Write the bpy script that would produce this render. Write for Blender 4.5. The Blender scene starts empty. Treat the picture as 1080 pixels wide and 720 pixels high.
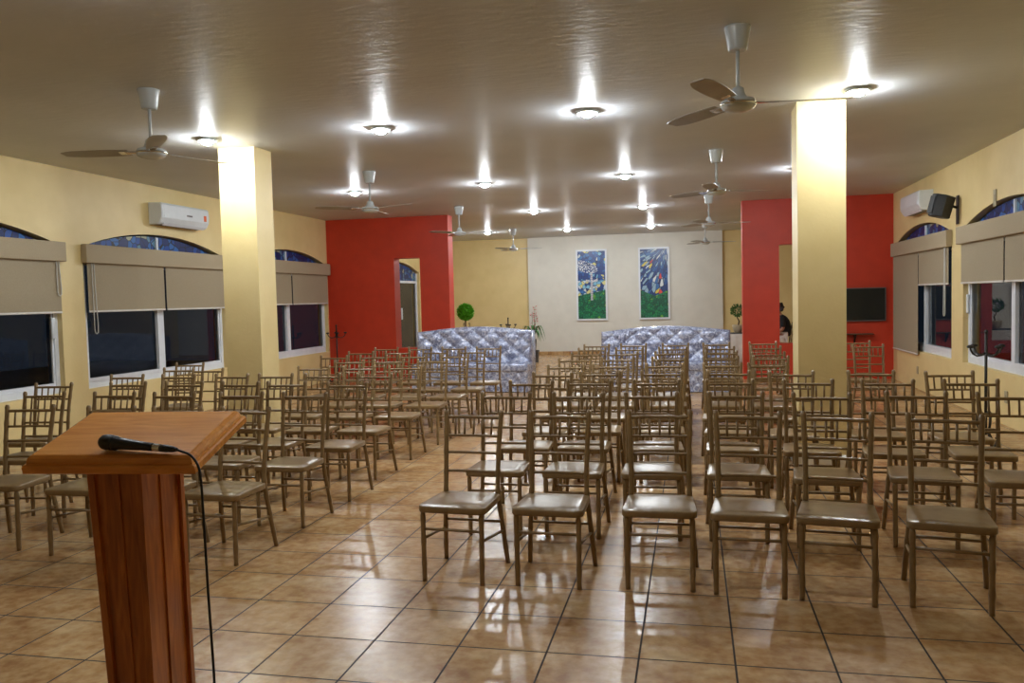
import bpy, bmesh, math, random
from mathutils import Vector, Matrix
random.seed(7)
R = math.radians
S = bpy.context.scene
COL = S.collection

# ------------------------------------------------------------------ dimensions (metres)
TILE = .41
XL, XR, YRED, YBACK, H = -7.29, 3.496, 15.776, 22.8, 3.275
YREAR = -2.6

# ------------------------------------------------------------------ materials
def srgb(r, g, b):
    f = lambda c: (c / 12.92 if c <= .04045 else ((c + .055) / 1.055) ** 2.4)
    return (f(r / 255), f(g / 255), f(b / 255), 1)

class NT:
    def __init__(self, name):
        self.m = bpy.data.materials.new(name); self.m.use_nodes = True
        self.t = self.m.node_tree; self.b = self.t.nodes['Principled BSDF']
    def n(self, typ, **kw):
        o = self.t.nodes.new(typ)
        for k, v in kw.items():
            if k.startswith('i_'): o.inputs[k[2:].replace('_', ' ')].default_value = v
            else: setattr(o, k, v)
        return o
    def l(self, a, b): self.t.links.new(a, b)
    def set(self, **kw):
        for k, v in kw.items(): self.b.inputs[k.replace('_', ' ')].default_value = v
        return self
    def coord(self, scale=(1, 1, 1), loc=(0, 0, 0), rot=(0, 0, 0)):
        c = self.n('ShaderNodeTexCoord'); mp = self.n('ShaderNodeMapping')
        mp.inputs['Scale'].default_value = scale; mp.inputs['Location'].default_value = loc; mp.inputs['Rotation'].default_value = rot
        self.l(c.outputs['Object'], mp.inputs['Vector']); return mp.outputs['Vector']
    def ramp(self, fac, stops, interp='LINEAR'):
        r = self.n('ShaderNodeValToRGB'); r.color_ramp.interpolation = interp
        e = r.color_ramp.elements
        while len(e) < len(stops): e.new(.5)
        for el, (p, c) in zip(e, stops): el.position = p; el.color = c
        self.l(fac, r.inputs['Fac']); return r.outputs['Color']
    def math(self, op, a, b=None):
        o = self.n('ShaderNodeMath', operation=op)
        for i, x in enumerate((a, b)):
            if x is None: continue
            if isinstance(x, (int, float)): o.inputs[i].default_value = x
            else: self.l(x, o.inputs[i])
        return o.outputs[0]
    def mix(self, fac, a, b):
        o = self.n('ShaderNodeMix', data_type='RGBA')
        for s, x in ((0, fac), (6, a), (7, b)):
            if isinstance(x, (int, float, tuple)): o.inputs[s].default_value = x
            else: self.l(x, o.inputs[s])
        return o.outputs[2]
    def bump(self, h, strength=.2, dist=.01):
        o = self.n('ShaderNodeBump', i_Strength=strength, i_Distance=dist)
        self.l(h, o.inputs['Height']); self.l(o.outputs['Normal'], self.b.inputs['Normal'])
    def color(self, c): self.l(c, self.b.inputs['Base Color'])

def mottled(name, c1, c2, scale=6, rough=.5, bump=0., bscale=60, spec=.5, dist=.004, **kw):
    k = NT(name); v = k.coord()
    nz = k.n('ShaderNodeTexNoise', i_Scale=scale, i_Detail=5.); k.l(v, nz.inputs['Vector'])
    k.color(k.ramp(nz.outputs['Fac'], [(.3, c1), (.7, c2)]))
    k.set(Roughness=rough, Specular_IOR_Level=spec, **kw)
    if bump:
        n2 = k.n('ShaderNodeTexNoise', i_Scale=bscale, i_Detail=3.); k.l(v, n2.inputs['Vector'])
        k.bump(n2.outputs['Fac'], bump, dist)
    return k.m

M = {}
M['wall'] = mottled('cream_yellow_wall_paint', srgb(216, 194, 136), srgb(224, 203, 147), 3, .45, .25, 40)
M['red'] = mottled('red_wall_paint', srgb(188, 52, 26), srgb(200, 58, 30), 4, .45, .3, 45)
M['white_wall'] = mottled('off_white_wall_paint', srgb(206, 204, 194), srgb(214, 212, 202), 3, .5, .2, 40)
M['white'] = mottled('white_aluminium', srgb(214, 220, 228), srgb(224, 229, 236), 8, .35)
M['plastic'] = mottled('white_plastic', srgb(205, 212, 216), srgb(214, 220, 224), 8, .3)
M['enamel'] = mottled('white_fan_enamel', srgb(196, 206, 210), srgb(206, 214, 218), 8, .25)
M['blade'] = mottled('grey_fan_blade_enamel', srgb(150, 148, 142), srgb(160, 158, 150), 8, .35)
M['chrome'] = mottled('chrome', (.62, .64, .66, 1), (.7, .72, .74, 1), 5, .12, Metallic=1.)
M['iron'] = mottled('black_wrought_iron', (.008, .007, .006, 1), (.014, .012, .01, 1), 20, .5)
M['black'] = mottled('black_plastic', (.008, .008, .009, 1), (.013, .013, .014, 1), 20, .38)
M['rubber'] = mottled('black_rubber', (.006, .006, .006, 1), (.01, .01, .01, 1), 20, .5)
M['screen'] = mottled('dark_tv_screen', (.006, .008, .007, 1), (.012, .014, .012, 1), 3, .22)
M['grey_bezel'] = mottled('grey_tv_bezel', srgb(92, 84, 84), srgb(104, 96, 96), 6, .4)
M['blind'] = mottled('beige_blind_fabric', srgb(152, 139, 114), srgb(161, 148, 123), 80, .85, .3, 260)
M['valance'] = mottled('beige_valance_fabric', srgb(162, 148, 122), srgb(170, 156, 130), 70, .85, .3, 260)
M['bar'] = mottled('white_blind_bar', srgb(205, 202, 195), srgb(214, 210, 203), 10, .4)
M['chain'] = mottled('white_bead_chain', srgb(190, 188, 180), srgb(200, 197, 190), 10, .4)
M['chair'] = mottled('gold_brown_chair_lacquer', srgb(122, 98, 64), srgb(138, 114, 77), 14, .3, .12, 40, .5)
M['cloth'] = mottled('white_tablecloth_fabric', srgb(215, 212, 204), srgb(224, 221, 214), 12, .8, .2, 120)
M['leaf'] = mottled('green_leaf', srgb(36, 84, 30), srgb(66, 122, 44), 14, .5)
M['topiary'] = mottled('bright_green_clipped_leaf', srgb(64, 150, 20), srgb(120, 205, 40), 22, .55)
M['flower'] = mottled('red_flower_petal', srgb(176, 40, 44), srgb(206, 74, 70), 20, .55)
M['pot'] = mottled('dark_grey_pot', srgb(46, 46, 48), srgb(58, 58, 60), 8, .45)
M['clay'] = mottled('pale_ceramic_pot', srgb(184, 168, 140), srgb(198, 182, 152), 8, .4)
M['bark'] = mottled('brown_bark', srgb(72, 50, 32), srgb(96, 70, 46), 30, .8, .4, 60)
M['soil'] = mottled('dark_soil', srgb(36, 26, 20), srgb(56, 42, 30), 60, .9, .5, 90)
M['skin'] = mottled('skin', srgb(168, 112, 86), srgb(180, 124, 96), 10, .5)
M['hair'] = mottled('dark_brown_hair', srgb(24, 15, 12), srgb(38, 25, 19), 50, .5)
M['shirt'] = mottled('black_shirt_fabric', (.012, .011, .012, 1), (.02, .018, .02, 1), 40, .85)
M['trousers'] = mottled('pale_trouser_fabric', srgb(204, 192, 178), srgb(216, 205, 192), 40, .85)
M['shoe'] = mottled('black_shoe_leather', (.012, .011, .01, 1), (.02, .018, .016, 1), 20, .4)
M['grout'] = mottled('plate_beige_plastic', srgb(158, 150, 120), srgb(168, 160, 130), 10, .45)
M['sticker'] = mottled('orange_sticker', srgb(214, 92, 40), srgb(224, 104, 50), 10, .4)
M['logo'] = mottled('dark_print', srgb(52, 44, 48), srgb(70, 56, 60), 40, .4)
M['night'] = mottled('dark_garden_ground', (.012, .014, .01, 1), (.02, .022, .015, 1), 5, .9)

def floor_mat():
    k = NT('beige_marbled_floor_tile')
    v = k.coord(loc=(6.6045 * TILE + 40 * TILE, -8.7059 * TILE + 40 * TILE, 0))
    br = k.n('ShaderNodeTexBrick', offset=0., squash=1., i_Scale=1., i_Mortar_Size=.005, i_Mortar_Smooth=.15, i_Brick_Width=TILE, i_Row_Height=TILE, i_Bias=0.)
    br.inputs['Color1'].default_value = (.2, .2, .2, 1); br.inputs['Color2'].default_value = (.8, .8, .8, 1); br.inputs['Mortar'].default_value = (0, 0, 0, 1)
    k.l(v, br.inputs['Vector'])
    nz = k.n('ShaderNodeTexNoise', i_Scale=3.2, i_Detail=7., i_Roughness=.65); k.l(v, nz.inputs['Vector'])
    n2 = k.n('ShaderNodeTexNoise', i_Scale=17., i_Detail=5.); k.l(v, n2.inputs['Vector'])
    a = k.ramp(nz.outputs['Fac'], [(.36, srgb(150, 104, 58)), (.5, srgb(184, 142, 92)), (.66, srgb(210, 182, 138))])
    b = k.ramp(n2.outputs['Fac'], [(.38, srgb(152, 110, 68)), (.62, srgb(200, 166, 118))])
    c = k.mix(.4, a, b)
    tint = k.ramp(br.outputs['Color'], [(0., (.86, .86, .86, 1)), (1., (1., 1., 1., 1))])
    mul = k.n('ShaderNodeMix', data_type='RGBA', blend_type='MULTIPLY'); mul.inputs[0].default_value = 1.
    k.l(c, mul.inputs[6]); k.l(tint, mul.inputs[7])
    k.color(k.mix(br.outputs['Fac'], mul.outputs[2], srgb(52, 42, 34)))
    rr = k.n('ShaderNodeMapRange'); rr.inputs['To Min'].default_value = .26; rr.inputs['To Max'].default_value = .95
    k.l(br.outputs['Fac'], rr.inputs['Value']); k.l(rr.outputs[0], k.b.inputs['Roughness'])
    inv = k.math('SUBTRACT', 1., br.outputs['Fac'])
    k.bump(k.math('ADD', k.math('MULTIPLY', inv, .6), k.math('MULTIPLY', n2.outputs['Fac'], .06)), .35, .003)
    k.set(Specular_IOR_Level=.55)
    return k.m
M['floor'] = floor_mat()

def ceiling_mat():
    k = NT('glossy_beige_ceiling_paint'); v = k.coord()
    nz = k.n('ShaderNodeTexNoise', i_Scale=1.1, i_Detail=3.); k.l(v, nz.inputs['Vector'])
    k.color(k.ramp(nz.outputs['Fac'], [(.3, srgb(198, 202, 207)), (.7, srgb(208, 212, 217))]))
    v2 = k.coord(scale=(3, 8, 1)); n2 = k.n('ShaderNodeTexNoise', i_Scale=2.2, i_Detail=4.); k.l(v2, n2.inputs['Vector'])
    k.bump(n2.outputs['Fac'], .28, .01); k.set(Roughness=.42, Specular_IOR_Level=.06)
    return k.m
M['ceiling'] = ceiling_mat()

def wood_mat():
    k = NT('varnished_orange_wood')
    v = k.coord(scale=(3, 22, 22)); nz = k.n('ShaderNodeTexNoise', i_Scale=1.3, i_Detail=5., i_Distortion=1.2); k.l(v, nz.inputs['Vector'])
    v2 = k.coord(); n2 = k.n('ShaderNodeTexNoise', i_Scale=4.); k.l(v2, n2.inputs['Vector'])
    a = k.ramp(nz.outputs['Fac'], [(.3, srgb(184, 112, 40)), (.55, srgb(218, 144, 60)), (.75, srgb(236, 168, 82))])
    b = k.ramp(n2.outputs['Fac'], [(.3, srgb(190, 116, 44)), (.7, srgb(222, 150, 66))])
    k.color(k.mix(.4, a, b)); k.set(Roughness=.27, Coat_Weight=.5, Coat_Roughness=.12); k.bump(nz.outputs['Fac'], .08, .002)
    return k.m
M['wood'] = wood_mat()
def wood2_mat():
    k = NT('varnished_red_brown_wood')
    v = k.coord(scale=(22, 22, 2.5)); nz = k.n('ShaderNodeTexNoise', i_Scale=1.5, i_Detail=5., i_Distortion=1.); k.l(v, nz.inputs['Vector'])
    k.color(k.ramp(nz.outputs['Fac'], [(.3, srgb(136, 72, 28)), (.55, srgb(172, 98, 40)), (.78, srgb(192, 120, 56))]))
    k.set(Roughness=.33, Coat_Weight=.3, Coat_Roughness=.15); k.bump(nz.outputs['Fac'], .08, .002)
    return k.m
M['wood_column'] = wood2_mat()

def sofa_mat(name, quilt):
    k = NT(name); v = k.coord()
    nz = k.n('ShaderNodeTexNoise', i_Scale=16., i_Detail=4., i_Distortion=1.5); k.l(v, nz.inputs['Vector'])
    k.color(k.ramp(nz.outputs['Fac'], [(.36, srgb(116, 122, 150)), (.5, srgb(158, 166, 194)), (.64, srgb(204, 210, 230))]))
    k.set(Roughness=.26, Metallic=.25, Specular_IOR_Level=.6)
    k.bump(nz.outputs['Fac'], .5, .01)
    return k.m
M['tuft'] = sofa_mat('silver_blue_tufted_velvet', 0)
M['quilt'] = sofa_mat('silver_blue_quilted_fabric', 1)

def glass_mat():
    k = NT('window_glass'); k.set(Base_Color=(.9, .95, .95, 1), Roughness=.01, IOR=1.22, Transmission_Weight=1.)
    v = k.coord(); nz = k.n('ShaderNodeTexNoise', i_Scale=.8); k.l(v, nz.inputs['Vector']); k.bump(nz.outputs['Fac'], .02, .01)
    return k.m
M['glass'] = glass_mat()

def arch_mat():
    k = NT('blue_mosaic_stained_glass'); v = k.coord(scale=(1, 1, 1))
    vo = k.n('ShaderNodeTexVoronoi', i_Scale=9.); k.l(v, vo.inputs['Vector'])
    ve = k.n('ShaderNodeTexVoronoi', feature='DISTANCE_TO_EDGE', i_Scale=9.); k.l(v, ve.inputs['Vector'])
    sp = k.n('ShaderNodeSeparateColor'); k.l(vo.outputs['Color'], sp.inputs[0])
    c = k.ramp(sp.outputs[0], [(0, srgb(14, 38, 96)), (.3, srgb(26, 70, 146)), (.55, srgb(44, 100, 170)), (.78, srgb(92, 134, 160)), (.92, srgb(168, 168, 140))], 'CONSTANT')
    e = k.math('LESS_THAN', ve.outputs[0], .045)
    k.color(k.mix(e, c, srgb(14, 20, 34))); k.set(Roughness=.35, Specular_IOR_Level=.25)
    k.bump(ve.outputs[0], .1, .003)
    return k.m
M['arch'] = arch_mat()

def mosaic_mat(name, rays):
    # local x across, z up, panel 0.80 x 1.90 with its centre at the origin
    k = NT(name)
    v = k.coord()
    if rays:
        pv = k.n('ShaderNodeSeparateXYZ'); k.l(v, pv.inputs[0])
        dx = k.math('SUBTRACT', pv.outputs[0], .34); dz = k.math('SUBTRACT', 1.02, pv.outputs[2])
        ang = k.n('ShaderNodeMath', operation='ARCTAN2'); k.l(dx, ang.inputs[0]); k.l(dz, ang.inputs[1])
        rad = k.math('SQRT', k.math('ADD', k.math('MULTIPLY', dx, dx), k.math('MULTIPLY', dz, dz)))
        cb = k.n('ShaderNodeCombineXYZ'); k.l(k.math('MULTIPLY', ang.outputs[0], 15.), cb.inputs[0]); k.l(k.math('MULTIPLY', rad, 6.5), cb.inputs[1])
        mp = cb.outputs[0]
        sc = 1.
    else:
        mp = k.coord(scale=(1, 1, 1)); sc = 12.
    vg = k.n('ShaderNodeTexVoronoi', i_Scale=15.); k.l(v, vg.inputs['Vector'])
    vge = k.n('ShaderNodeTexVoronoi', feature='DISTANCE_TO_EDGE', i_Scale=15.); k.l(v, vge.inputs['Vector'])
    vs = k.n('ShaderNodeTexVoronoi', i_Scale=sc); k.l(mp, vs.inputs['Vector'])
    vse = k.n('ShaderNodeTexVoronoi', feature='DISTANCE_TO_EDGE', i_Scale=sc); k.l(mp, vse.inputs['Vector'])
    g = k.n('ShaderNodeSeparateColor'); k.l(vg.outputs['Color'], g.inputs[0])
    s = k.n('ShaderNodeSeparateColor'); k.l(vs.outputs['Color'], s.inputs[0])
    green = k.ramp(g.outputs[0], [(0, srgb(10, 88, 60)), (.4, srgb(16, 112, 76)), (.75, srgb(24, 128, 74)), (.95, srgb(96, 160, 60))], 'CONSTANT')
    xyz = k.n('ShaderNodeSeparateXYZ'); k.l(v, xyz.inputs[0])
    if rays:
        sky = k.ramp(s.outputs[0], [(0, srgb(18, 50, 112)), (.34, srgb(28, 74, 140)), (.6, srgb(48, 100, 160)), (.72, srgb(140, 172, 192)), (.86, srgb(204, 212, 214)), (.94, srgb(208, 186, 70)), (.975, srgb(204, 62, 50))], 'CONSTANT')
    else:
        sky = k.ramp(s.outputs[0], [(0, srgb(18, 56, 124)), (.35, srgb(28, 80, 150)), (.62, srgb(44, 104, 170)), (.8, srgb(110, 170, 200)), (.9, srgb(206, 200, 120)), (.95, srgb(196, 206, 210))], 'CONSTANT')
        # a bank of white pieces across the upper left, scattered pale ones above the hill
        dx = k.math('MULTIPLY', k.math('ADD', xyz.outputs[0], .2), 2.6)
        dz = k.math('MULTIPLY', k.math('SUBTRACT', k.math('ADD', xyz.outputs[2], k.math('MULTIPLY', xyz.outputs[0], .25)), .46), 6.5)
        d = k.math('ADD', k.math('MULTIPLY', dx, dx), k.math('MULTIPLY', dz, dz))
        cl = k.math('LESS_THAN', d, 1.)
        vw = k.n('ShaderNodeTexVoronoi', feature='DISTANCE_TO_EDGE', i_Scale=17.); k.l(v, vw.inputs['Vector'])
        white = k.mix(k.math('LESS_THAN', vw.outputs[0], .12), srgb(214, 220, 226), srgb(24, 60, 126))
        sky = k.mix(cl, sky, white)
        low = k.math('MULTIPLY', k.math('LESS_THAN', xyz.outputs[2], .12), k.math('GREATER_THAN', s.outputs[1], .45))
        pale = k.ramp(s.outputs[2], [(0, srgb(190, 204, 214)), (.4, srgb(120, 178, 208)), (.7, srgb(206, 200, 130)), (.9, srgb(206, 190, 180))], 'CONSTANT')
        sky = k.mix(low, sky, pale)
    sky = k.mix(k.math('LESS_THAN', vse.outputs[0], .05), sky, srgb(14, 38, 84))
    green = k.mix(k.math('LESS_THAN', vge.outputs[0], .06), green, srgb(6, 60, 42))
    if rays:
        ax = k.math('ADD', xyz.outputs[0], -.02)
        hill = k.math('ADD', k.math('MULTIPLY', k.math('ABSOLUTE', ax), .42), -.34)
    else:
        ax = k.math('ADD', xyz.outputs[0], .4)
        hill = k.math('ADD', k.math('MULTIPLY', ax, .2), -.3)
    hm = k.math('LESS_THAN', xyz.outputs[2], hill)
    k.color(k.mix(hm, sky, green)); k.set(Roughness=.3)
    return k.m
M['mosaic_cross'] = mosaic_mat('blue_green_mosaic_tiles_landscape', False)
M['mosaic_rays'] = mosaic_mat('blue_green_mosaic_tiles_rays', True)
M['mosaic_stone'] = mottled('pale_mosaic_stone', srgb(172, 170, 176), srgb(206, 206, 212), 30, .4)

def emit(name, col, st):
    m = bpy.data.materials.new(name); m.use_nodes = True; t = m.node_tree
    b = t.nodes['Principled BSDF']; b.inputs['Base Color'].default_value = (1, 1, 1, 1)
    b.inputs['Emission Color'].default_value = col; b.inputs['Emission Strength'].default_value = st
    return m
M['bulb'] = emit('lit_lamp_glass', (.90, .96, 1., 1), 205.)
M['bulb_dim'] = emit('added_fill_lamp_glow', (.90, .96, 1., 1), 100.)  # weaker glow for the two added fill lamps out of view

# ------------------------------------------------------------------ mesh builder
class MB:
    def __init__(self): self.v = []; self.f = []; self.smooth = []
    def add(self, vs, fs, smooth=False):
        n = len(self.v); self.v += [tuple(p) for p in vs]
        for f in fs: self.f.append([i + n for i in f]); self.smooth.append(smooth)
        return self
    def box(self, lo, hi):
        x0, y0, z0 = lo; x1, y1, z1 = hi
        return self.add([(x0, y0, z0), (x1, y0, z0), (x1, y1, z0), (x0, y1, z0), (x0, y0, z1), (x1, y0, z1), (x1, y1, z1), (x0, y1, z1)],
                        [(0, 3, 2, 1), (4, 5, 6, 7), (0, 1, 5, 4), (1, 2, 6, 5), (2, 3, 7, 6), (3, 0, 4, 7)])
    def loft(self, rings, cap=True, smooth=False):
        n = len(rings[0]); vs = [p for r in rings for p in r]; fs = []
        for i in range(len(rings) - 1):
            for j in range(n):
                a, b = i * n + j, i * n + (j + 1) % n
                fs.append((a, b, b + n, a + n))
        self.add(vs, fs, smooth)
        if cap:
            self.add(rings[0], [tuple(reversed(range(n)))]); self.add(rings[-1], [tuple(range(n))])
        return self
    def rbox(self, lo, hi, r=.01, axis=2, seg=4):
        """box with rounded edges: loft along the axis, rounded corners and softened ends"""
        lo = list(lo); hi = list(hi); a, b = [(1, 2), (2, 0), (0, 1)][axis]
        rings = []
        for t, ins in ((0, r), (r * .3, r * .3), (r, 0), (None, 0), (-r * .3, r * .3), (0, r)):
            pass
        def ring(z, ins):
            out = []
            x0, x1, y0, y1 = lo[a] + ins, hi[a] - ins, lo[b] + ins, hi[b] - ins
            for cx, cy, s in ((x1 - r, y1 - r, 0), (x0 + r, y1 - r, 90), (x0 + r, y0 + r, 180), (x1 - r, y0 + r, 270)):
                for k in range(seg + 1):
                    an = R(s + 90 * k / seg); p = [0, 0, 0]
                    p[a] = cx + r * math.cos(an); p[b] = cy + r * math.sin(an); p[axis] = z; out.append(p)
            return out
        z0, z1 = lo[axis], hi[axis]; r2 = min(r, (z1 - z0) / 2.01, min(hi[a] - lo[a], hi[b] - lo[b]) / 2.2 - r + 1e-6 if False else r)
        for k in range(4): rings.append(ring(z0 + r2 * (1 - math.cos(R(30 * k))), r2 * .7 * (1 - math.sin(R(30 * k)))))
        for k in range(3, -1, -1): rings.append(ring(z1 - r2 * (1 - math.cos(R(30 * k))), r2 * .7 * (1 - math.sin(R(30 * k)))))
        return self.loft(rings, True, True)
    def tube(self, pts, rad, n=8, cap=True):
        pts = [Vector(p) for p in pts]
        if not isinstance(rad, (list, tuple)): rad = [rad] * len(pts)
        tang = []
        for i in range(len(pts)):
            d = (pts[min(i + 1, len(pts) - 1)] - pts[max(i - 1, 0)]); tang.append(d.normalized() if d.length > 1e-9 else Vector((0, 0, 1)))
        up = Vector((0, 0, 1)) if abs(tang[0].z) < .9 else Vector((1, 0, 0))
        nrm = (up - tang[0] * up.dot(tang[0])).normalized(); rings = []
        for p, t, r in zip(pts, tang, rad):
            nrm = (nrm - t * nrm.dot(t)).normalized(); bn = t.cross(nrm)
            rings.append([p + (nrm * math.cos(2 * math.pi * j / n) + bn * math.sin(2 * math.pi * j / n)) * r for j in range(n)])
        return self.loft(rings, cap, True)
    def lathe(self, prof, n=24, c=(0, 0, 0), cap=True):
        return self.loft([[(c[0] + r * math.cos(2 * math.pi * j / n), c[1] + r * math.sin(2 * math.pi * j / n), c[2] + z) for j in range(n)] for r, z in prof], cap, True)
    def prism(self, poly, axis, a, b):
        def P(u, w, t):
            return {0: (t, u, w), 1: (u, t, w), 2: (u, w, t)}[axis]
        n = len(poly)
        return self.add([P(u, w, a) for u, w in poly] + [P(u, w, b) for u, w in poly],
                        [tuple(range(n)), tuple(range(2 * n - 1, n - 1, -1))] + [(i, i + n, (i + 1) % n + n, (i + 1) % n) for i in range(n)])
    def xf(self, mat, start=0):
        for i in range(start, len(self.v)): self.v[i] = tuple(mat @ Vector(self.v[i]))
        return self
    def build(self, name, mat, parent=None, loc=(0, 0, 0), rot=(0, 0, 0), fix=True):
        me = bpy.data.meshes.new(name); me.from_pydata(self.v, [], self.f)
        me.polygons.foreach_set('use_smooth', self.smooth)
        if fix:
            bm = bmesh.new(); bm.from_mesh(me); bmesh.ops.remove_doubles(bm, verts=bm.verts, dist=1e-6)
            bmesh.ops.recalc_face_normals(bm, faces=bm.faces); bm.to_mesh(me); bm.free()
        me.materials.append(mat); me.update()
        o = bpy.data.objects.new(name, me); COL.objects.link(o); o.location = loc; o.rotation_euler = rot
        if parent: o.parent = parent
        return o

def empty(name, loc=(0, 0, 0), rz=0., parent=None):
    o = bpy.data.objects.new(name, None); o.empty_display_size = .1; COL.objects.link(o)
    o.location = loc; o.rotation_euler = (0, 0, rz)
    if parent: o.parent = parent
    return o
def tag(o, label, cat, group=None, kind=None):
    o['label'] = label; o['category'] = cat
    if group: o['group'] = group
    if kind: o['kind'] = kind
    return o
def struct(o, label=None, cat=None):
    o['kind'] = 'structure'
    if label: o['label'] = label
    if cat: o['category'] = cat
    return o
def copy_tree(o, parent=None):
    c = o.copy(); COL.objects.link(c)
    if parent: c.parent = parent
    for ch in [x for x in bpy.data.objects if x.parent == o]: copy_tree(ch, c)
    return c

# ------------------------------------------------------------------ the room
struct(MB().box((XL - .25, YREAR - .2, -.15), (XR + .25, YBACK + .4, 0)).build('floor', M['floor']), 'beige marbled floor tiles with dark grout laid square to the hall', 'floor')
struct(MB().box((XL - .25, YREAR - .2, H), (XR + .25, YBACK + .4, H + .15)).build('ceiling', M['ceiling']), 'glossy beige ceiling with recessed lamps and fans', 'ceiling')
ZS, ZSPR, ZAP = .60, 2.36, 2.60        # sill, spring line of the arch, apex
WIN = {'left': [(5.28, 8.42), (8.81, 11.93), (12.6, 15.72)], 'right': [(8.8, 11.93), (12.42, 15.6)]}
DOOR = (18.4, 21.6)
def arc(y0, y1, n=16, drop=0):
    """points of the segmental arch from y0 to y1"""
    c = (y0 + y1) / 2; w = (y1 - y0) / 2; s = ZAP - ZSPR; rad = (w * w + s * s) / (2 * s); zc = ZAP - rad
    a0 = math.asin(w / rad)
    return [(c + (rad - drop) * math.sin(-a0 + 2 * a0 * k / n), zc + (rad - drop) * math.cos(-a0 + 2 * a0 * k / n)) for k in range(n + 1)]
def side_wall(name, xin, xout, openings, label):
    mb = MB(); y = YREAR
    for (y0, y1, zs) in openings:
        mb.box((min(xin, xout), y, 0), (max(xin, xout), y0, H))
        if zs > 0: mb.box((min(xin, xout), y0, 0), (max(xin, xout), y1, zs))
        pts = arc(y0, y1)
        for (a, b) in zip(pts[:-1], pts[1:]):
            mb.prism([a, b, (b[0], H), (a[0], H)], 0, xin, xout)
        y = y1
    mb.box((min(xin, xout), y, 0), (max(xin, xout), YBACK + .35, H))
    return struct(mb.build(name, M['wall'], fix=True), label, 'wall')
side_wall('wall_left', XL, XL - .22, [(a, b, ZS) for a, b in WIN['left']] + [DOOR + (0,)], 'cream yellow side wall with arched windows, on the left')
side_wall('wall_right', XR, XR + .22, [(a, b, ZS) for a, b in WIN['right']], 'cream yellow side wall with arched windows, on the right')
struct(MB().box((XL, YREAR - .2, 0), (XR, YREAR, H)).build('wall_rear', M['wall']), 'cream yellow wall behind the lectern end of the hall', 'wall')
struct(MB().box((XL, YBACK + .1, 0), (XR, YBACK + .3, H)).build('wall_back', M['wall']), 'cream yellow back wall beyond the red walls', 'wall')
struct(MB().box((-4.48, YBACK, 0), (.81, YBACK + .1, H)).build('wall_altar', M['white_wall']), 'off-white centre panel of the back wall carrying two mosaics', 'wall')
struct(MB().box((-4.48, YBACK - .012, 0), (.81, YBACK, .09)).build('baseboard_back', M['floor']), 'tiled skirting along the off-white back wall', 'baseboard')
def red_wall(name, x0, x1, o0, o1, label):
    z0, z1 = .65, 2.455; y0, y1 = YRED, YRED + .32; mb = MB()
    mb.box((x0, y0, 0), (o0, y1, H)); mb.box((o1, y0, 0), (x1, y1, H)); mb.box((o0, y0, 0), (o1, y1, z0)); mb.box((o0, y0, z1), (o1, y1, H))
    struct(mb.build(name, M['red']), label, 'wall')
red_wall('wall_red_left', XL, -4.70, -5.845, -5.30, 'red partition wall on the left with a tall opening')
red_wall('wall_red_right', .915, XR, 1.56, 2.1, 'red partition wall on the right with a dark television')
def pillar(x0, x1, y0, y1, label):
    p = struct(MB().box((x0, y0, 0), (x1, y1, H)).build('pillar', M['wall']), label, 'pillar')
    mb = MB(); e = .035
    mb.loft([[(x0 - e, y0 - e, 0), (x1 + e, y0 - e, 0), (x1 + e, y1 + e, 0), (x0 - e, y1 + e, 0)],
             [(x0 - e, y0 - e, .09), (x1 + e, y0 - e, .09), (x1 + e, y1 + e, .09), (x0 - e, y1 + e, .09)],
             [(x0 - .004, y0 - .004, .11), (x1 + .004, y0 - .004, .11), (x1 + .004, y1 + .004, .11), (x0 - .004, y1 + .004, .11)]])
    o = mb.build('plinth', M['white_wall'], p); o['label'] = 'pale tiled plinth'
pillar(-4.95, -4.53, 8.09, 8.46, 'square cream pillar near the left windows, lit white at its top')
pillar(.935, 1.345, 7.83, 8.25, 'square cream pillar in front of the right red wall')

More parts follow.
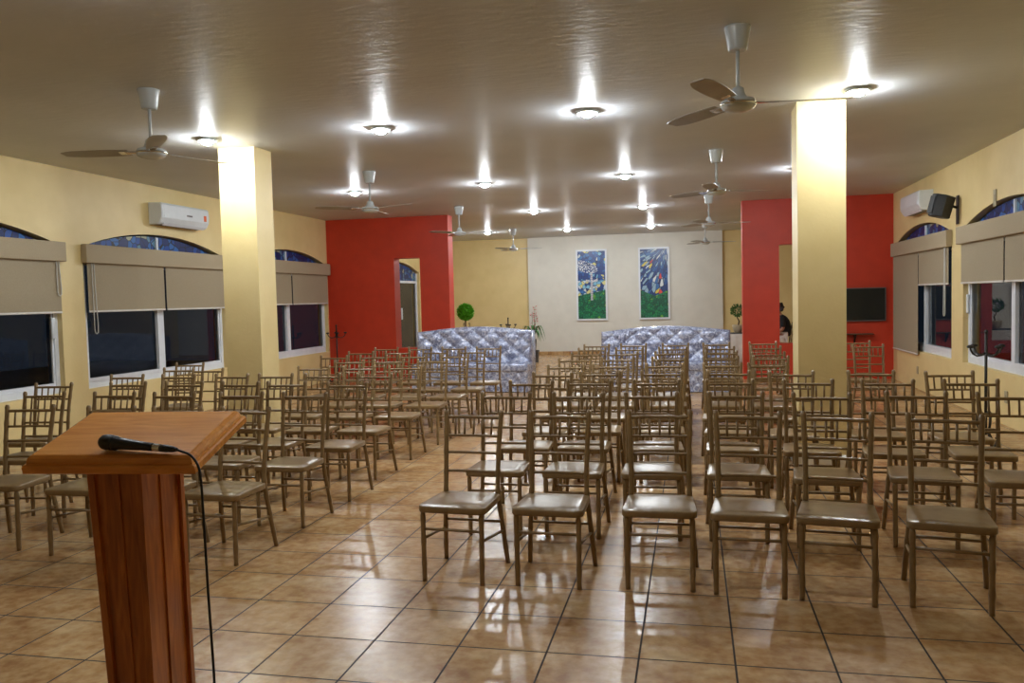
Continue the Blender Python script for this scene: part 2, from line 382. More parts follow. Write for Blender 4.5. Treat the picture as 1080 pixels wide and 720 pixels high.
# ------------------------------------------------------------------ windows
def window(n, side, y0, y1, label, door=False, mull=None):
    s = 1 if side == 'left' else -1                      # +1: interior lies towards +x
    xf = (XL - .1) if side == 'left' else (XR + .1)      # centre plane of the frame
    zb = .0 if door else ZS
    root = struct(empty(('door_%d' if door else 'window_%d') % n, (xf, (y0 + y1) / 2, zb)), label, 'door' if door else 'window')
    T = Matrix.Translation((-xf, -(y0 + y1) / 2, -zb))
    mid = mull if mull else (y0 + y1) / 2; fw = .06; zt = 2.16 if not door else 2.1
    mb = MB(); d = .035
    def bar(ya, yb, za, zc, dx=0): mb.box((xf - d + dx, ya, za), (xf + d + dx, yb, zc))
    bar(y0, y1, zb, zb + .085); bar(y0, y0 + fw, zb + .085, ZSPR - .02); bar(y1 - fw, y1, zb + .085, ZSPR - .02); bar(y0 + fw, y1 - fw, zt - .03, zt + .03)
    bar(mid - .055, mid + .055, zb + .085, zt - .03)
    bar(mid - .02, mid + .02, zt + .03, ZAP - .03)
    # sash rails a little proud of the frame
    for a, b, dx in ((y0 + fw, mid - .055, s * .012), (mid + .055, y1 - fw, -s * .012)):
        bar(a, b, zb + .085, zb + .125, dx); bar(a, a + .03, zb + .125, zt - .03, dx); bar(b - .03, b, zb + .125, zt - .03, dx)
    mb.xf(T).build('window_frame', M['white'], root)
    for a, b in ((y0 + fw + .028, mid - .083), (mid + .083, y1 - fw - .028)):
        MB().box((xf - .004, a, zb + .12), (xf + .004, b, zt - .03)).xf(T).build('pane', M['glass'], root)
    mb = MB(); pts = arc(y0 + .01, y1 - .01, 16, .02)
    poly = [(y0 + fw, zt + .03)] + [(min(max(a, y0 + fw), y1 - fw), c) for a, c in pts] + [(y1 - fw, zt + .03)]
    for (a, b) in zip(poly[1:-2], poly[2:-1]):
        if b[0] - a[0] > 1e-4: mb.prism([(a[0], zt + .03), (b[0], zt + .03), b, a], 0, xf - .012, xf + .012)
    o = mb.xf(T).build('stained_glass', M['arch'], root); o['label'] = 'blue mosaic stained glass under the arch'
    hy = y1 - fw - .03 if not door else mid + .09
    if n in (1, 4, 5) or door:
        hz0, hz1 = (1.25, 1.5) if not door else (1.12, 1.42)
        if n == 4 or n == 5: hy = y1 - fw + .03
        hm = MB().rbox((xf + (d if s > 0 else -d - .03), hy - .03, hz0), (xf + (d + .03 if s > 0 else -d), hy + .03, hz1), .012)
        o = hm.xf(T).build('handle', M['plastic'], root); o['label'] = 'white pull handle'
    return root
window(1, 'left', *WIN['left'][0], 'arched window of the left wall cut by the picture edge')
window(2, 'left', *WIN['left'][1], 'arched window of the left wall below the air conditioner')
window(3, 'left', *WIN['left'][2], 'arched window of the left wall beside the red wall')
window(4, 'right', *WIN['right'][0], 'arched window of the right wall cut by the picture edge')
window(5, 'right', *WIN['right'][1], 'arched window of the right wall beside the red wall')
window(1, 'left', *DOOR, 'white framed arched glass door seen through the left red opening', door=True, mull=20.2)

def blind(side, y0, y1, label, drops, chains):
    s = 1 if side == 'left' else -1; xw = XL if side == 'left' else XR; yc = (y0 + y1) / 2
    root = tag(empty('roller_blind', (xw, yc, 2.38)), label, 'blind', 'beige roller blinds')
    T = Matrix.Translation((-xw, -yc, -2.38))
    X = lambda a, b: (min(xw + s * a, xw + s * b), max(xw + s * a, xw + s * b))
    a, b = X(.002, .085)
    MB().rbox((a, y0 - .03, 2.155), (b, y1 + .03, 2.385), .012, 1).xf(T).build('valance', M['valance'], root)
    n = len(drops)
    for k, (ya, yb, z) in enumerate(drops):
        a, b = X(.03, .034)
        MB().box((a, ya, z), (b, yb, 2.3)).xf(T).build('blind_fabric', M['blind'], root)
        a, b = X(.024, .042)
        MB().rbox((a, ya, z - .024), (b, yb, z), .007, 1).xf(T).build('bottom_bar', M['bar'], root)
    for (yy, z) in chains:
        pts = [(xw + s * .055, yy - .015, 2.17), (xw + s * .055, yy - .015, z + .05), (xw + s * .058, yy - .008, z + .012), (xw + s * .06, yy + .012, z), (xw + s * .062, yy + .035, z + .02), (xw + s * .06, yy + .04, z + .08), (xw + s * .055, yy + .02, 2.17)]
        MB().tube(pts, .006, 6).xf(T).build('pull_chain', M['chain'], root)
    return root
W = WIN['left']; mid = lambda w: (w[0] + w[1]) / 2
def halves(w, za, zb, gap=.022): return [(w[0] + .03, mid(w) - gap, za), (mid(w) + gap, w[1] - .03, zb)]
blind('left', *W[0], 'beige roller blind half drawn over the left-wall window cut by the frame', halves(W[0], 1.57, 1.57), [(W[0][1] - .09, 1.75)])
blind('left', *W[1], 'beige roller blind half drawn over the window below the air conditioner', halves(W[1], 1.57, 1.57), [(W[1][0] + .1, 1.28)])
blind('left', *W[2], 'beige roller blind half drawn over the window beside the left pillar and red wall', halves(W[2], 1.6, 1.6), [])
W = WIN['right']
blind('right', *W[0], 'beige roller blind half drawn over the right-wall window cut by the frame', halves(W[0], 1.66, 1.66), [])
blind('right', *W[1], 'beige roller blind with one panel drawn fully down beside the right red wall', [(W[1][0] + .03, mid(W[1]) - .022, 1.66), (mid(W[1]) + .022, W[1][1] + .05, .57)], [(W[1][0] + .12, 1.2)])

# dark garden outside: ground and a shrub against the first window
tag(MB().box((XL - 14, -4, -.4), (XL - .3, 26, -.3)).build('ground_outside', M['night']), 'dark ground outside the left windows', 'ground', kind='structure')
tag(MB().box((XR + .3, -4, -.4), (XR + 14, 26, -.3)).build('ground_outside', M['night']), 'dark ground outside the right windows', 'ground', kind='structure')
def leaf_cloud(n, c, r, size, seed, flat=1.):
    rnd = random.Random(seed); mb = MB()
    for _ in range(n):
        while True:
            p = Vector((rnd.uniform(-1, 1), rnd.uniform(-1, 1), rnd.uniform(-1, 1)))
            if .5 < p.length < 1: break
        q = Vector((p.x * r[0], p.y * r[1], p.z * r[2])) + Vector(c)
        d = (p.normalized() + Vector((rnd.uniform(-.6, .6), rnd.uniform(-.6, .6), rnd.uniform(-.4, .8)))).normalized()
        w = d.cross(Vector((rnd.uniform(-1, 1), rnd.uniform(-1, 1), rnd.uniform(-1, 1)))).normalized()
        u = d.cross(w) * size * .12
        L = size * rnd.uniform(.7, 1.2)
        mb.add([q, q + d * L * .5 + w * L * .28 + u, q + d * L, q + d * L * .5 - w * L * .28 + u], [(0, 1, 2), (0, 2, 3)])
    return mb
t = tag(empty('garden_shrub', (XL - 1.5, 7.0, -.3)), 'dark leafy shrub outside the left window at the picture edge', 'shrub')
MB().tube([(0, 0, 0), (.02, .01, .5), (0, 0, .9)], [.03, .025, .015]).build('stem', M['bark'], t)
leaf_cloud(420, (0, 0, 1.15), (.5, .8, .55), .13, 5).build('foliage', M['leaf'], t, fix=False)

# ------------------------------------------------------------------ lamps
LABL = [((-4.77, 7.6), 'glowing recessed lamp just in front of the left pillar'), ((-2.93, 7.66), 'glowing recessed lamp between the pillar rows, next right of the left pillar lamp'),
        ((-.905, 7.58), 'large glowing recessed lamp alone near the ceiling centre, left of the right front fan'), ((1.385, 7.5), 'glaring recessed lamp just in front of the right pillar'),
        ((-5.0, 11.9), 'glowing recessed lamp left of the fan before the left red wall'), ((-2.92, 11.75), 'glowing recessed lamp in the second row, right of the left red wall'),
        ((-.89, 11.68), 'glowing recessed lamp in the second row, left of the second right fan'), ((1.45, 11.95), 'glowing recessed lamp half hidden behind the right pillar edge'),
        ((-2.96, 15.8), 'glowing recessed lamp between the red walls, nearer the left one'), ((-.88, 15.85), 'glowing recessed lamp between the red walls, nearer the right one'),
        ((-5.0, 20.3), 'small far recessed lamp above the yellow back wall'), ((-3.0, 20.4), 'small far recessed lamp above the left mosaic'), ((-.95, 20.35), 'small far recessed lamp above the right mosaic')]
LABL += [((-2.9, 3.4), 'added unseen fill lamp over the lectern end, nearest the lectern'),  # both added above the view to brighten the near floor
         ((-.9, 3.4), 'added unseen fill lamp over the lectern end, above the front of the right chairs')]
proto = None
for i, ((x, y), lab) in enumerate(LABL):
    if proto is None:
        o = proto = empty('ceiling_lamp', (x, y, H))
        MB().lathe([(.07, -.001), (.105, -.001), (.108, -.008), (.104, -.018), (.094, -.025), (.08, -.025), (.07, -.018), (.066, -.004)], 28, cap=False).build('trim_ring', M['enamel'], o)
        MB().lathe([(.03, 0), (.036, -.002), (.036, -.012), (.03, -.014)], 20).build('socket', M['plastic'], o)
        MB().lathe([(.03, -.012), (.048, -.016), (.052, -.026), (.048, -.04), (.036, -.051), (.018, -.057), (.004, -.058)], 20).build('bulb', M['bulb'], o)
    else:
        o = copy_tree(proto); o.location = (x, y, H)
    tag(o, lab, 'lamp', 'recessed ceiling lamps')
    if y < 4:  # the added fill lamps shine weaker than the room's own
        for b in [q for q in bpy.data.objects if q.parent == o and q.name.startswith('bulb')]: b.data = b.data.copy(); b.data.materials[0] = M['bulb_dim']

# ------------------------------------------------------------------ fans
def make_fan(loc):
    r = empty('ceiling_fan', loc)
    MB().lathe([(.052, -.15), (.058, -.146), (.062, -.13), (.074, -.05), (.082, -.012), (.082, 0)], 24).build('ceiling_canopy', M['enamel'], r)
    MB().tube([(0, 0, -.14), (0, 0, -.42)], .012, 12).build('downrod', M['enamel'], r)
    MB().lathe([(.016, -.375), (.034, -.383), (.042, -.41), (.05, -.43), (.056, -.45), (.075, -.456)], 24).build('upper_cover', M['enamel'], r)
    m = MB().lathe([(.075, -.452), (.1, -.458), (.108, -.47), (.108, -.5), (.1, -.512), (.085, -.52), (.05, -.53), (.02, -.534)], 28).build('motor_housing', M['enamel'], r)
    MB().lathe([(.109, -.478), (.112, -.482), (.112, -.49), (.109, -.494)], 28, cap=False).build('chrome_band', M['chrome'], m)
    for k in range(3):
        mb = MB(); n = 10; rings = []
        for j in range(n + 1):
            t = j / n; rad = .17 + t * .53; w = .05 + .02 * math.sin(t * math.pi * .8) - .02 * max(0, t - .85) / .15 ; tw = R(14) * (1 - .5 * t)
            c, s = math.cos(tw), math.sin(tw)
            rings.append([(rad, w * c, -.475 + w * s), (rad, -w * c, -.475 - w * s), (rad, -w * c, -.479 - w * s), (rad, w * c, -.479 + w * s)])
        mb.loft(rings)
        b = mb.build('blade', M['blade'], r); b.rotation_euler = (0, 0, R(120 * k))
        a = MB().loft([[(.09, .018, -.472), (.09, -.018, -.472), (.09, -.018, -.48), (.09, .018, -.48)], [(.2, .03, -.47), (.2, -.03, -.482), (.2, -.03, -.488), (.2, .03, -.476)], [(.25, .03, -.471), (.25, -.03, -.483), (.25, -.03, -.488), (.25, .03, -.476)]])
        a.build('blade_bracket', M['chrome'], b)
    return r
FANS = [(.305, 5.53, 8, 'white ceiling fan nearest the camera, left of the right pillar top'), (-4.10, 5.76, 70, 'white ceiling fan in front of the left pillar'),
        (.30, 10.1, 20, 'white ceiling fan second from the front on the right side'), (-4.06, 10.15, 95, 'white ceiling fan in front of the left red wall'),
        (.30, 14.6, 10, 'white ceiling fan third from the front on the right side'), (-4.1, 14.5, 0, 'white ceiling fan at the inner end of the left red wall'),
        (.32, 19.9, 5, 'small far white ceiling fan right of the mosaics'), (-4.22, 19.7, 6, 'small far white ceiling fan before the edge of the off-white back wall')]
fp = None
for x, y, a, lab in FANS:
    if fp is None: f = fp = make_fan((x, y, H))
    else: f = copy_tree(fp); f.location = (x, y, H)
    f.rotation_euler = (0, 0, R(a)); tag(f, lab, 'fan', 'three-bladed white ceiling fans')

# ------------------------------------------------------------------ air conditioners, speaker, television
def make_ac(name, x, yc, zc, s, L, label):
    """local: y along the wall, x away from the wall (mirrored by s)"""
    r = tag(empty(name, (x, yc, zc)), label, 'air conditioner')
    h = .30; d = .21
    prof = [(0, -h / 2), (d * .62, -h / 2), (d * .8, -h / 2 + .025), (d * .97, -h / 2 + .09), (d, -h / 2 + .16), (d * .98, h / 2 - .03), (d * .9, h / 2 - .006), (0, h / 2)]
    mb = MB(); n = len(prof); rings = []
    for yy, k in ((-L / 2, .93), (-L / 2 + .012, .985), (-L / 2 + .03, 1), (L / 2 - .03, 1), (L / 2 - .012, .985), (L / 2, .93)):
        rings.append([(s * (px * k + .002), yy, pz * (k if px > 0 else 1)) for px, pz in prof])
    mb.loft(rings).build('casing', M['plastic'], r)
    MB().loft([[(s * d * .66, yy, -h / 2 - .004), (s * d * .8, yy, -h / 2 + .02), (s * d * .84, yy, -h / 2 + .018), (s * d * .70, yy, -h / 2 - .012)] for yy in (-L / 2 + .08, L / 2 - .08)]).build('louver', M['white'], r)
    o = MB().box((min(s * d * .1, s * d * .66), -L / 2 + .08, -h / 2 - .002), (max(s * d * .1, s * d * .66), L / 2 - .08, -h / 2 + .004)).build('outlet', M['black'], r); o['label'] = 'dark air outlet slot'
    MB().loft([[(s * (d * .985), yy, -h / 2 + .1), (s * (d * 1.012), yy, -h / 2 + .1), (s * (d * 1.012), yy, h / 2 - .045), (s * (d * .97), yy, h / 2 - .045)] for yy in (-L / 2 + .045, L / 2 - .045)]).build('front_panel', M['plastic'], r)
    return r, d, h
ac, d, h = make_ac('air_conditioner', XL, 10.69, 2.885, 1, 1.14, 'white wall air conditioner above the second left window')
for k, (a, w) in enumerate(((0.0, .028), (.034, .02), (.058, .024), (.088, .018), (.11, .022))):
    o = MB().box((d * 1.012, .0 + a, -.005), (d * 1.018, a + w, .018)).build('logo', M['logo'], ac)
o = MB().box((d * 1.012, .42, -.04), (d * 1.018, .485, .045)).build('sticker', M['sticker'], ac); o['label'] = 'small orange sticker'
make_ac('air_conditioner', XR, 13.85, 2.9, -1, 1.1, 'white wall air conditioner above the right window, behind the black speaker')

t = tag(empty('wall_speaker', (XR, 12.15, 2.66)), 'black wedge loudspeaker on a bracket on the right wall', 'speaker')
poly = [(-.10, 0.), (-.17, -.22), (-.05, -.34), (.10, -.34), (.22, -.22), (.15, 0.)]
mb = MB(); rings = []
for z, k in ((-.2, .86), (-.185, .93), (.185, .99), (.2, .93)): rings.append([((x + .02) * k - .0, (y + .17) * k - .17, z) for x, y in poly])
rot = Matrix.Scale(.74, 4) @ Matrix.Scale(.72, 4, (0, 1, 0)) @ Matrix.Rotation(R(14), 4, 'Y') @ Matrix.Rotation(R(-68), 4, 'Z')
mb.loft(rings).xf(Matrix.Translation((-.14, 0, 0)) @ rot @ Matrix.Translation((0, 0.02, 0))).build('cabinet', M['black'], t)
mb = MB(); mb.loft([[(x, -.345, z) for x, z in ((-.05, -.16), (.10, -.16), (.10, .16), (-.05, .16))], [(x, -.352, z) for x, z in ((-.045, -.155), (.095, -.155), (.095, .155), (-.045, .155))]])
mb.xf(Matrix.Translation((-.14, 0, 0)) @ rot @ Matrix.Translation((0, 0.02, 0))).build('grille', M['rubber'], t)
MB().box((-.012, -.05, -.22), (0, .05, .16)).build('wall_plate', M['iron'], t)
MB().tube([(-.01, 0, .0), (-.07, 0, .02), (-.12, 0, .02)], .018, 10).build('bracket_arm', M['iron'], t)

t = tag(empty('television', (2.83, YRED, 1.333)), 'dark flat television on the right red wall beside the pillar', 'television')
MB().rbox((-.53, -.075, -.3), (.53, -.03, .3), .012, 1).build('casing', M['grey_bezel'], t)
MB().box((-.508, -.079, -.278), (.508, -.0755, .282)).build('screen', M['screen'], t)
MB().box((-.2, -.031, -.15), (.2, 0, .15)).build('wall_mount', M['iron'], t)
t = tag(empty('wall_shelf', (2.72, YRED, .80)), 'small dark bracket shelf on the red wall under the television', 'shelf')
MB().rbox((-.42, -.2, 0), (.42, 0, .018), .006, 0).build('board', M['bark'], t)
for x in (-.12, .12): MB().prism([(-.001, .0), (-.15, 0), (-.001, -.16)], 0, x - .012, x + .012).build('bracket', M['iron'], t)
for (y, z, dz, lab) in ((10.75, 2.63, .1, 'small blank cover plate high on the right wall between speaker and window arch'), (14.15, .3, .06, 'small wall outlet low on the right wall below the far window'), (10.36, .33, .07, 'small wall outlet low on the right wall below the near window')):
    o = MB().rbox((XR - .012, y - .045, z - dz), (XR - .0005, y + .045, z + dz), .005, 0).build('cover_plate', M['grout'])
    tag(o, lab, 'cover plate')
    MB().box((XR - .0145, y - .016, z - dz * .4), (XR - .0118, y + .016, z + dz * .4)).build('insert', M['blind'], o)

# ------------------------------------------------------------------ mosaics on the back wall
def mosaic(x0, x1, mat, label):
    xc, zc = (x0 + x1) / 2, 1.915; w, hh = (x1 - x0) / 2, .975
    t = tag(empty('mosaic_panel', (xc, YBACK, zc)), label, 'mosaic panel')
    MB().box((-w + .04, -.03, -hh + .04), (w - .04, -.002, hh - .04)).build('mosaic_field', mat, t)
    mb = MB()
    for lo, hi in (((-w, -.05, -hh), (w, -.001, -hh + .045)), ((-w, -.05, hh - .045), (w, -.001, hh)), ((-w, -.05, -hh + .045), (-w + .045, -.001, hh - .045)), ((w - .045, -.05, -hh + .045), (w, -.001, hh - .045))): mb.box(lo, hi)
    mb.build('frame', M['white'], t)
    return t
t = mosaic(-3.12, -2.27, M['mosaic_cross'], 'tall white-framed blue and green mosaic with a pale cross')
mb = MB(); rnd = random.Random(3)
z = -.42
while z < .34:
    hgt = rnd.uniform(.04, .06); mb.rbox((-.032 + rnd.uniform(-.006, .006), -.046, z), (.032 + rnd.uniform(-.006, .006), -.029, z + hgt - .008), .006, 1, 2); z += hgt
for x in (-.16, -.105, .06, .115): mb.rbox((x - .002, -.046, .07 + abs(x + .02) * .12), (x + .047, -.029, .135 + abs(x + .02) * .12), .006, 1, 2)
mb.xf(Matrix.Translation((.0, 0, 0))).build('cross', M['mosaic_stone'], t)
mosaic(-1.41, -.58, M['mosaic_rays'], 'tall white-framed blue and green mosaic with slanting rays')

# ------------------------------------------------------------------ chairs
def make_chair():
    r = empty('banquet_chair')
    mat = M['chair']
    # seat: rounded trapezoid slab with a gently crowned top
    def out(k, z):
        w0, w1, y0, y1 = .2, .186, -.215, .175; pts = []
        cx = [(w1, y1), (-w1, y1), (-w0, y0), (w0, y0)]; rr = .045
        for i, (x, y) in enumerate(cx):
            sx, sy = (1 if x > 0 else -1), (1 if y > 0 else -1)
            a0 = {(1, 1): 0, (-1, 1): 90, (-1, -1): 180, (1, -1): 270}[(sx, sy)]
            for j in range(5):
                an = R(a0 + 90 * j / 4); px, py = x - sx * rr + rr * math.cos(an), y - sy * rr + rr * math.sin(an)
                pts.append((px * k, (py + .02) * k - .02, z))
        return pts
    MB().loft([out(.97, .397), out(.99, .399), out(1, .405), out(1, .427), out(.99, .433), out(.97, .4355), out(.6, .437), out(.25, .438)], True, True).build('seat', mat, r)
    def bamboo(pts, r0, n=10):
        """dense path with swollen bamboo rings"""
        pts = [Vector(p) for p in pts]; L = [0]
        for a, b in zip(pts[:-1], pts[1:]): L.append(L[-1] + (b - a).length)
        path = []; rad = []; N = max(6, int(L[-1] / .028))
        for i in range(N + 1):
            s = L[-1] * i / N; k = max(j for j in range(len(L)) if L[j] <= s + 1e-9); k = min(k, len(pts) - 2)
            f = (s - L[k]) / (L[k + 1] - L[k])
            # smooth by catmull-rom
            p0, p1, p2, p3 = pts[max(k - 1, 0)], pts[k], pts[k + 1], pts[min(k + 2, len(pts) - 1)]
            path.append(.5 * ((2 * p1) + (p2 - p0) * f + (2 * p0 - 5 * p1 + 4 * p2 - p3) * f * f + (3 * p1 - p0 - 3 * p2 + p3) * f ** 3))
            rad.append(r0 * (1.16 if i % 4 == 0 and 0 < i < N else 1.))
        rad[-1] *= .8
        return path, rad
    for s in (-1, 1):
        p, rd = bamboo([(s * .172, -.19, 0), (s * .173, -.188, .2), (s * .174, -.186, .4)], .0145)
        MB().tube(p, rd, 8).build('leg', mat, r)
    def post(s): return [(s * .198, .225, 0), (s * .184, .19, .2), (s * .168, .166, .4), (s * .164, .168, .5), (s * .167, .195, .7), (s * .176, .24, .92)]
    for s in (-1, 1):
        p, rd = bamboo(post(s), .0145); MB().tube(p, rd, 8).build('back_post', mat, r)
    def at(z):
        P = post(1)
        for a, b in zip(P[:-1], P[1:]):
            if a[2] <= z <= b[2]:
                f = (z - a[2]) / (b[2] - a[2]); return a[0] + (b[0] - a[0]) * f, a[1] + (b[1] - a[1]) * f
    for i, z in enumerate((.876, .768, .668, .558)):
        x, y = at(z); pts = []
        for j in range(9):
            u = -1 + j / 4; pts.append((x * u, y + .012 * (1 - u * u), z))
        MB().tube(pts, .0105 if i == 0 else .0088, 7).build('top_rail' if i == 0 else 'back_rail', mat, r)
    x1, y1 = at(.876); x0, y0 = at(.768)
    for j in range(5):
        u = -2 / 3 + j / 3
        MB().tube([(x0 * u, y0 + .012 * (1 - u * u), .768), (x1 * u, y1 + .012 * (1 - u * u), .876)], .0072, 6).build('spindle', mat, r)
    MB().tube([(-.173, -.188, .30), (.173, -.188, .30)], .0085, 7).build('stretcher', mat, r)
    x, y = at(.26); MB().tube([(-x, y, .26), (x, y, .26)], .0085, 7).build('stretcher', mat, r)
    for s in (-1, 1):
        x, y = at(.2); MB().tube([(s * .173, -.188, .245), (s * x, y, .205)], .0085, 7).build('stretcher', mat, r)
    return r
ORD = ['first', 'second', 'third', 'fourth', 'fifth', 'sixth', 'seventh', 'eighth', 'ninth']
right = [
 [(-1.318, 4.574, -4), (-.784, 4.582, -2), (-.19, 4.626, 1), (.288, 4.60, -3), (.737, 4.568, -9), (1.264, 4.532, -11)],
 [(-1.315, 5.53, 0), (-.79, 5.53, 0), (-.275, 5.55, 2), (.28, 5.57, -1), (.815, 5.50, -3), (1.40, 5.58, -6), (1.93, 5.52, -6)],
 [(-1.29, 6.38, 1), (-.83, 6.41, -2), (-.275, 6.42, 2), (.285, 6.42, 1), (.845, 6.40, -4), (1.40, 6.37, -5), (1.97, 6.36, -4)],
 [(-1.25, 7.12, -2), (-.81, 7.2, 2), (-.27, 7.2, 0), (.29, 7.2, -3), (.80, 7.10, -4), (1.44, 7.12, -3), (2.03, 7.02, 1)],
 [(-1.245, 7.95, 1), (-.81, 8.0, -2), (-.26, 8.02, 3), (.28, 8.02, 0), (.71, 8.0, 2)],
 [(-1.28, 8.85, 0), (-.80, 8.88, 2), (-.26, 8.9, -1), (.30, 8.9, 1), (.80, 8.88, -2)],
 [(-1.265, 9.72, -1), (-.82, 9.75, 1), (-.25, 9.76, 2), (.32, 9.75, -2), (.84, 9.5, 1)],
 [(-1.29, 10.62, 2), (-.81, 10.62, -1), (-.25, 10.64, 0), (.345, 10.6, 1), (.90, 10.6, -1), (2.14, 10.7, 3)],
 [(-1.33, 11.45, 0), (-.81, 11.5, 1), (-.24, 11.45, -2), (.32, 11.5, 0), (.95, 11.55, 2), (2.12, 11.5, -2)]]
left = [
 [(-2.907, 4.693, -3), (-3.41, 4.70, 0), (-3.913, 4.707, 2), (-4.579, 4.743, 7)],
 [(-2.89, 5.53, -1), (-3.42, 5.55, 2), (-4.0, 5.53, 0), (-4.55, 5.56, 3), (-5.2, 5.56, 5)],
 [(-2.87, 6.29, 0), (-3.46, 6.35, 1), (-3.92, 6.36, -2), (-4.46, 6.36, 2), (-5.05, 6.38, 2), (-5.74, 6.28, 6)],
 [(-2.95, 7.08, -3), (-3.47, 7.1, 1), (-3.98, 7.12, 0), (-4.46, 7.12, -2), (-5.02, 7.1, 2), (-5.6, 7.1, 4)],
 [(-2.95, 7.98, 1), (-3.47, 7.95, -2), (-3.98, 7.97, 2), (-5.14, 7.80, 2), (-5.56, 7.9, 3)],
 [(-2.93, 8.84, 0), (-3.46, 8.85, 2), (-3.95, 8.83, -1), (-5.9, 8.62, 3)],
 [(-2.9, 9.62, -2), (-3.44, 9.63, 0), (-3.95, 9.6, 2), (-4.5, 9.62, 1)],
 [(-2.88, 10.43, 1), (-3.4, 10.42, -1), (-3.92, 10.4, 1), (-4.46, 10.42, 2)],
 [(-2.85, 11.25, 2), (-3.38, 11.26, 0), (-3.9, 11.25, -2), (-4.42, 11.28, 1)]]
proto = None
for side, rows in (('right', right), ('left', left)):
    for ri, row in enumerate(rows):
        rowname = 'front row' if ri == 0 else 'rearmost row' if ri == 8 else ORD[ri] + ' row back'
        for ci, (x, y, a) in enumerate(row):
            if proto is None: c = proto = make_chair()
            else: c = copy_tree(proto)
            c.location = (x, y, 0); c.rotation_euler = (0, 0, R(a))
            pos = 'beside the aisle' if ci == 0 else ORD[ci] + ' from the aisle'
            tag(c, 'gold bamboo-style chair %s of the aisle, %s, %s' % (side, rowname, pos), 'chair', 'gold banquet chairs %s of the aisle' % side)
c = copy_tree(proto); c.location = (1.93, 19.0, 0); c.rotation_euler = (0, 0, R(-90))
tag(c, 'gold bamboo-style chair under the seated person behind the red wall', 'chair')

# ------------------------------------------------------------------ sofas
def sofa(x0, x1, ztop, zmid, label):
    xc, w = (x0 + x1) / 2, (x1 - x0) / 2; yf, yb = 13.62, 14.35
    t = tag(empty('tufted_sofa', (xc, yf, 0)), label, 'sofa', 'tufted silver blue sofas')
    seatz = .5; cell = 2 * w / 6
    nx, nz = 96, 40
    def top(x): return ztop + (zmid - ztop) * math.cos(x / w * math.pi / 2) ** 1.2
    def puff(x, z):
        a = x / cell + (z - seatz) / (cell * .8); b = x / cell - (z - seatz) / (cell * .8)
        return (abs(math.sin(math.pi * a) * math.sin(math.pi * b)) + 1e-6) ** .45
    back = []; mb = MB(); yfr = .25; ybk = yb - yf
    vs = []
    for i in range(nx + 1):
        x = -w + 2 * w * i / nx
        zt = top(x)
        for j in range(nz + 1):
            z = .3 + (zt - .3) * j / nz
            ed = min(1, (zt - z) / .05) ** .5 if zt > z else 0
            ex = min(1, (w - abs(x)) / .04) ** .5
            e = min(ed, ex); y = yfr + (z - seatz) * .1 + .09 - .09 * e * (.25 + .75 * puff(x, z))
            vs.append((x, y, z))
    fs = [(i * (nz + 1) + j, (i + 1) * (nz + 1) + j, (i + 1) * (nz + 1) + j + 1, i * (nz + 1) + j + 1) for i in range(nx) for j in range(nz)]
    n0 = len(vs)
    # flat rear shell closing the back
    for i in range(nx + 1):
        x = -w + 2 * w * i / nx; vs += [(x, ybk, .02), (x, ybk, top(x) - .01), (x, yfr + .1, .02)]
    g = lambda i, j: i * (nz + 1) + j
    for i in range(nx):
        a = n0 + 3 * i
        fs += [(a, a + 3, a + 4, a + 1), (a + 1, a + 4, g(i + 1, nz), g(i, nz)), (a + 2, a + 5, a + 3, a), (g(i, 0), g(i + 1, 0), a + 5, a + 2)]
    for i in (0, nx):
        a = n0 + 3 * i; fs.append([a + 2] + [g(i, j) for j in range(nz + 1)] + [a + 1, a])
    mb.add(vs, fs, True); bk = mb.build('backrest', M['tuft'], t)
    # buttons at the seam crossings
    for i in range(-6, 7):
        for j in range(1, 5):
            x = i * cell / 2; z = seatz + j * cell * .4
            if (i + j) % 2 == 0 and abs(x) < w - .05 and z < top(x) - .05:
                MB().lathe([(.002, -.012), (.012, -.008), (.014, 0), (.01, .006)], 10).xf(Matrix.Translation((x, yfr + (z - seatz) * .1 + .066, z)) @ Matrix.Rotation(R(90), 4, 'X')).build('button', M['quilt'], bk)
    MB().rbox((-w, -.02, seatz - .16), (w, yfr + .06, seatz), .045, 0).build('seat_cushion', M['quilt'], t)
    # quilted front apron
    mb = MB(); nx2, nz2 = 80, 18; vs = []; q = cell * .5
    for i in range(nx2 + 1):
        for j in range(nz2 + 1):
            x = -w + .01 + (2 * w - .02) * i / nx2; z = .012 + (seatz - .14) * j / nz2
            p = (abs(math.sin(math.pi * (x / q + z / q)) * math.sin(math.pi * (x / q - z / q))) + 1e-6) ** .5
            vs.append((x, .012 - .02 * p, z))
    fs = [(i * (nz2 + 1) + j, (i + 1) * (nz2 + 1) + j, (i + 1) * (nz2 + 1) + j + 1, i * (nz2 + 1) + j + 1) for i in range(nx2) for j in range(nz2)]
    mb.add(vs, fs, True); n = MB(); mb.box((-w + .01, .012, .012), (w - .01, yfr + .1, seatz - .14))
    mb.build('front_apron', M['quilt'], t, fix=False)
    for sx in (-1, 1):
        for yy in (.05, ybk - .06): MB().tube([(sx * (w - .08), yy, 0), (sx * (w - .08), yy, .03)], .022, 10).build('foot', M['black'], t)
sofa(-4.79, -2.72, 1.035, 1.115, 'silver blue tufted sofa left of the aisle, before the left red wall')
sofa(-1.51, .61, .99, 1.075, 'silver blue tufted sofa right of the aisle, below the right mosaic')

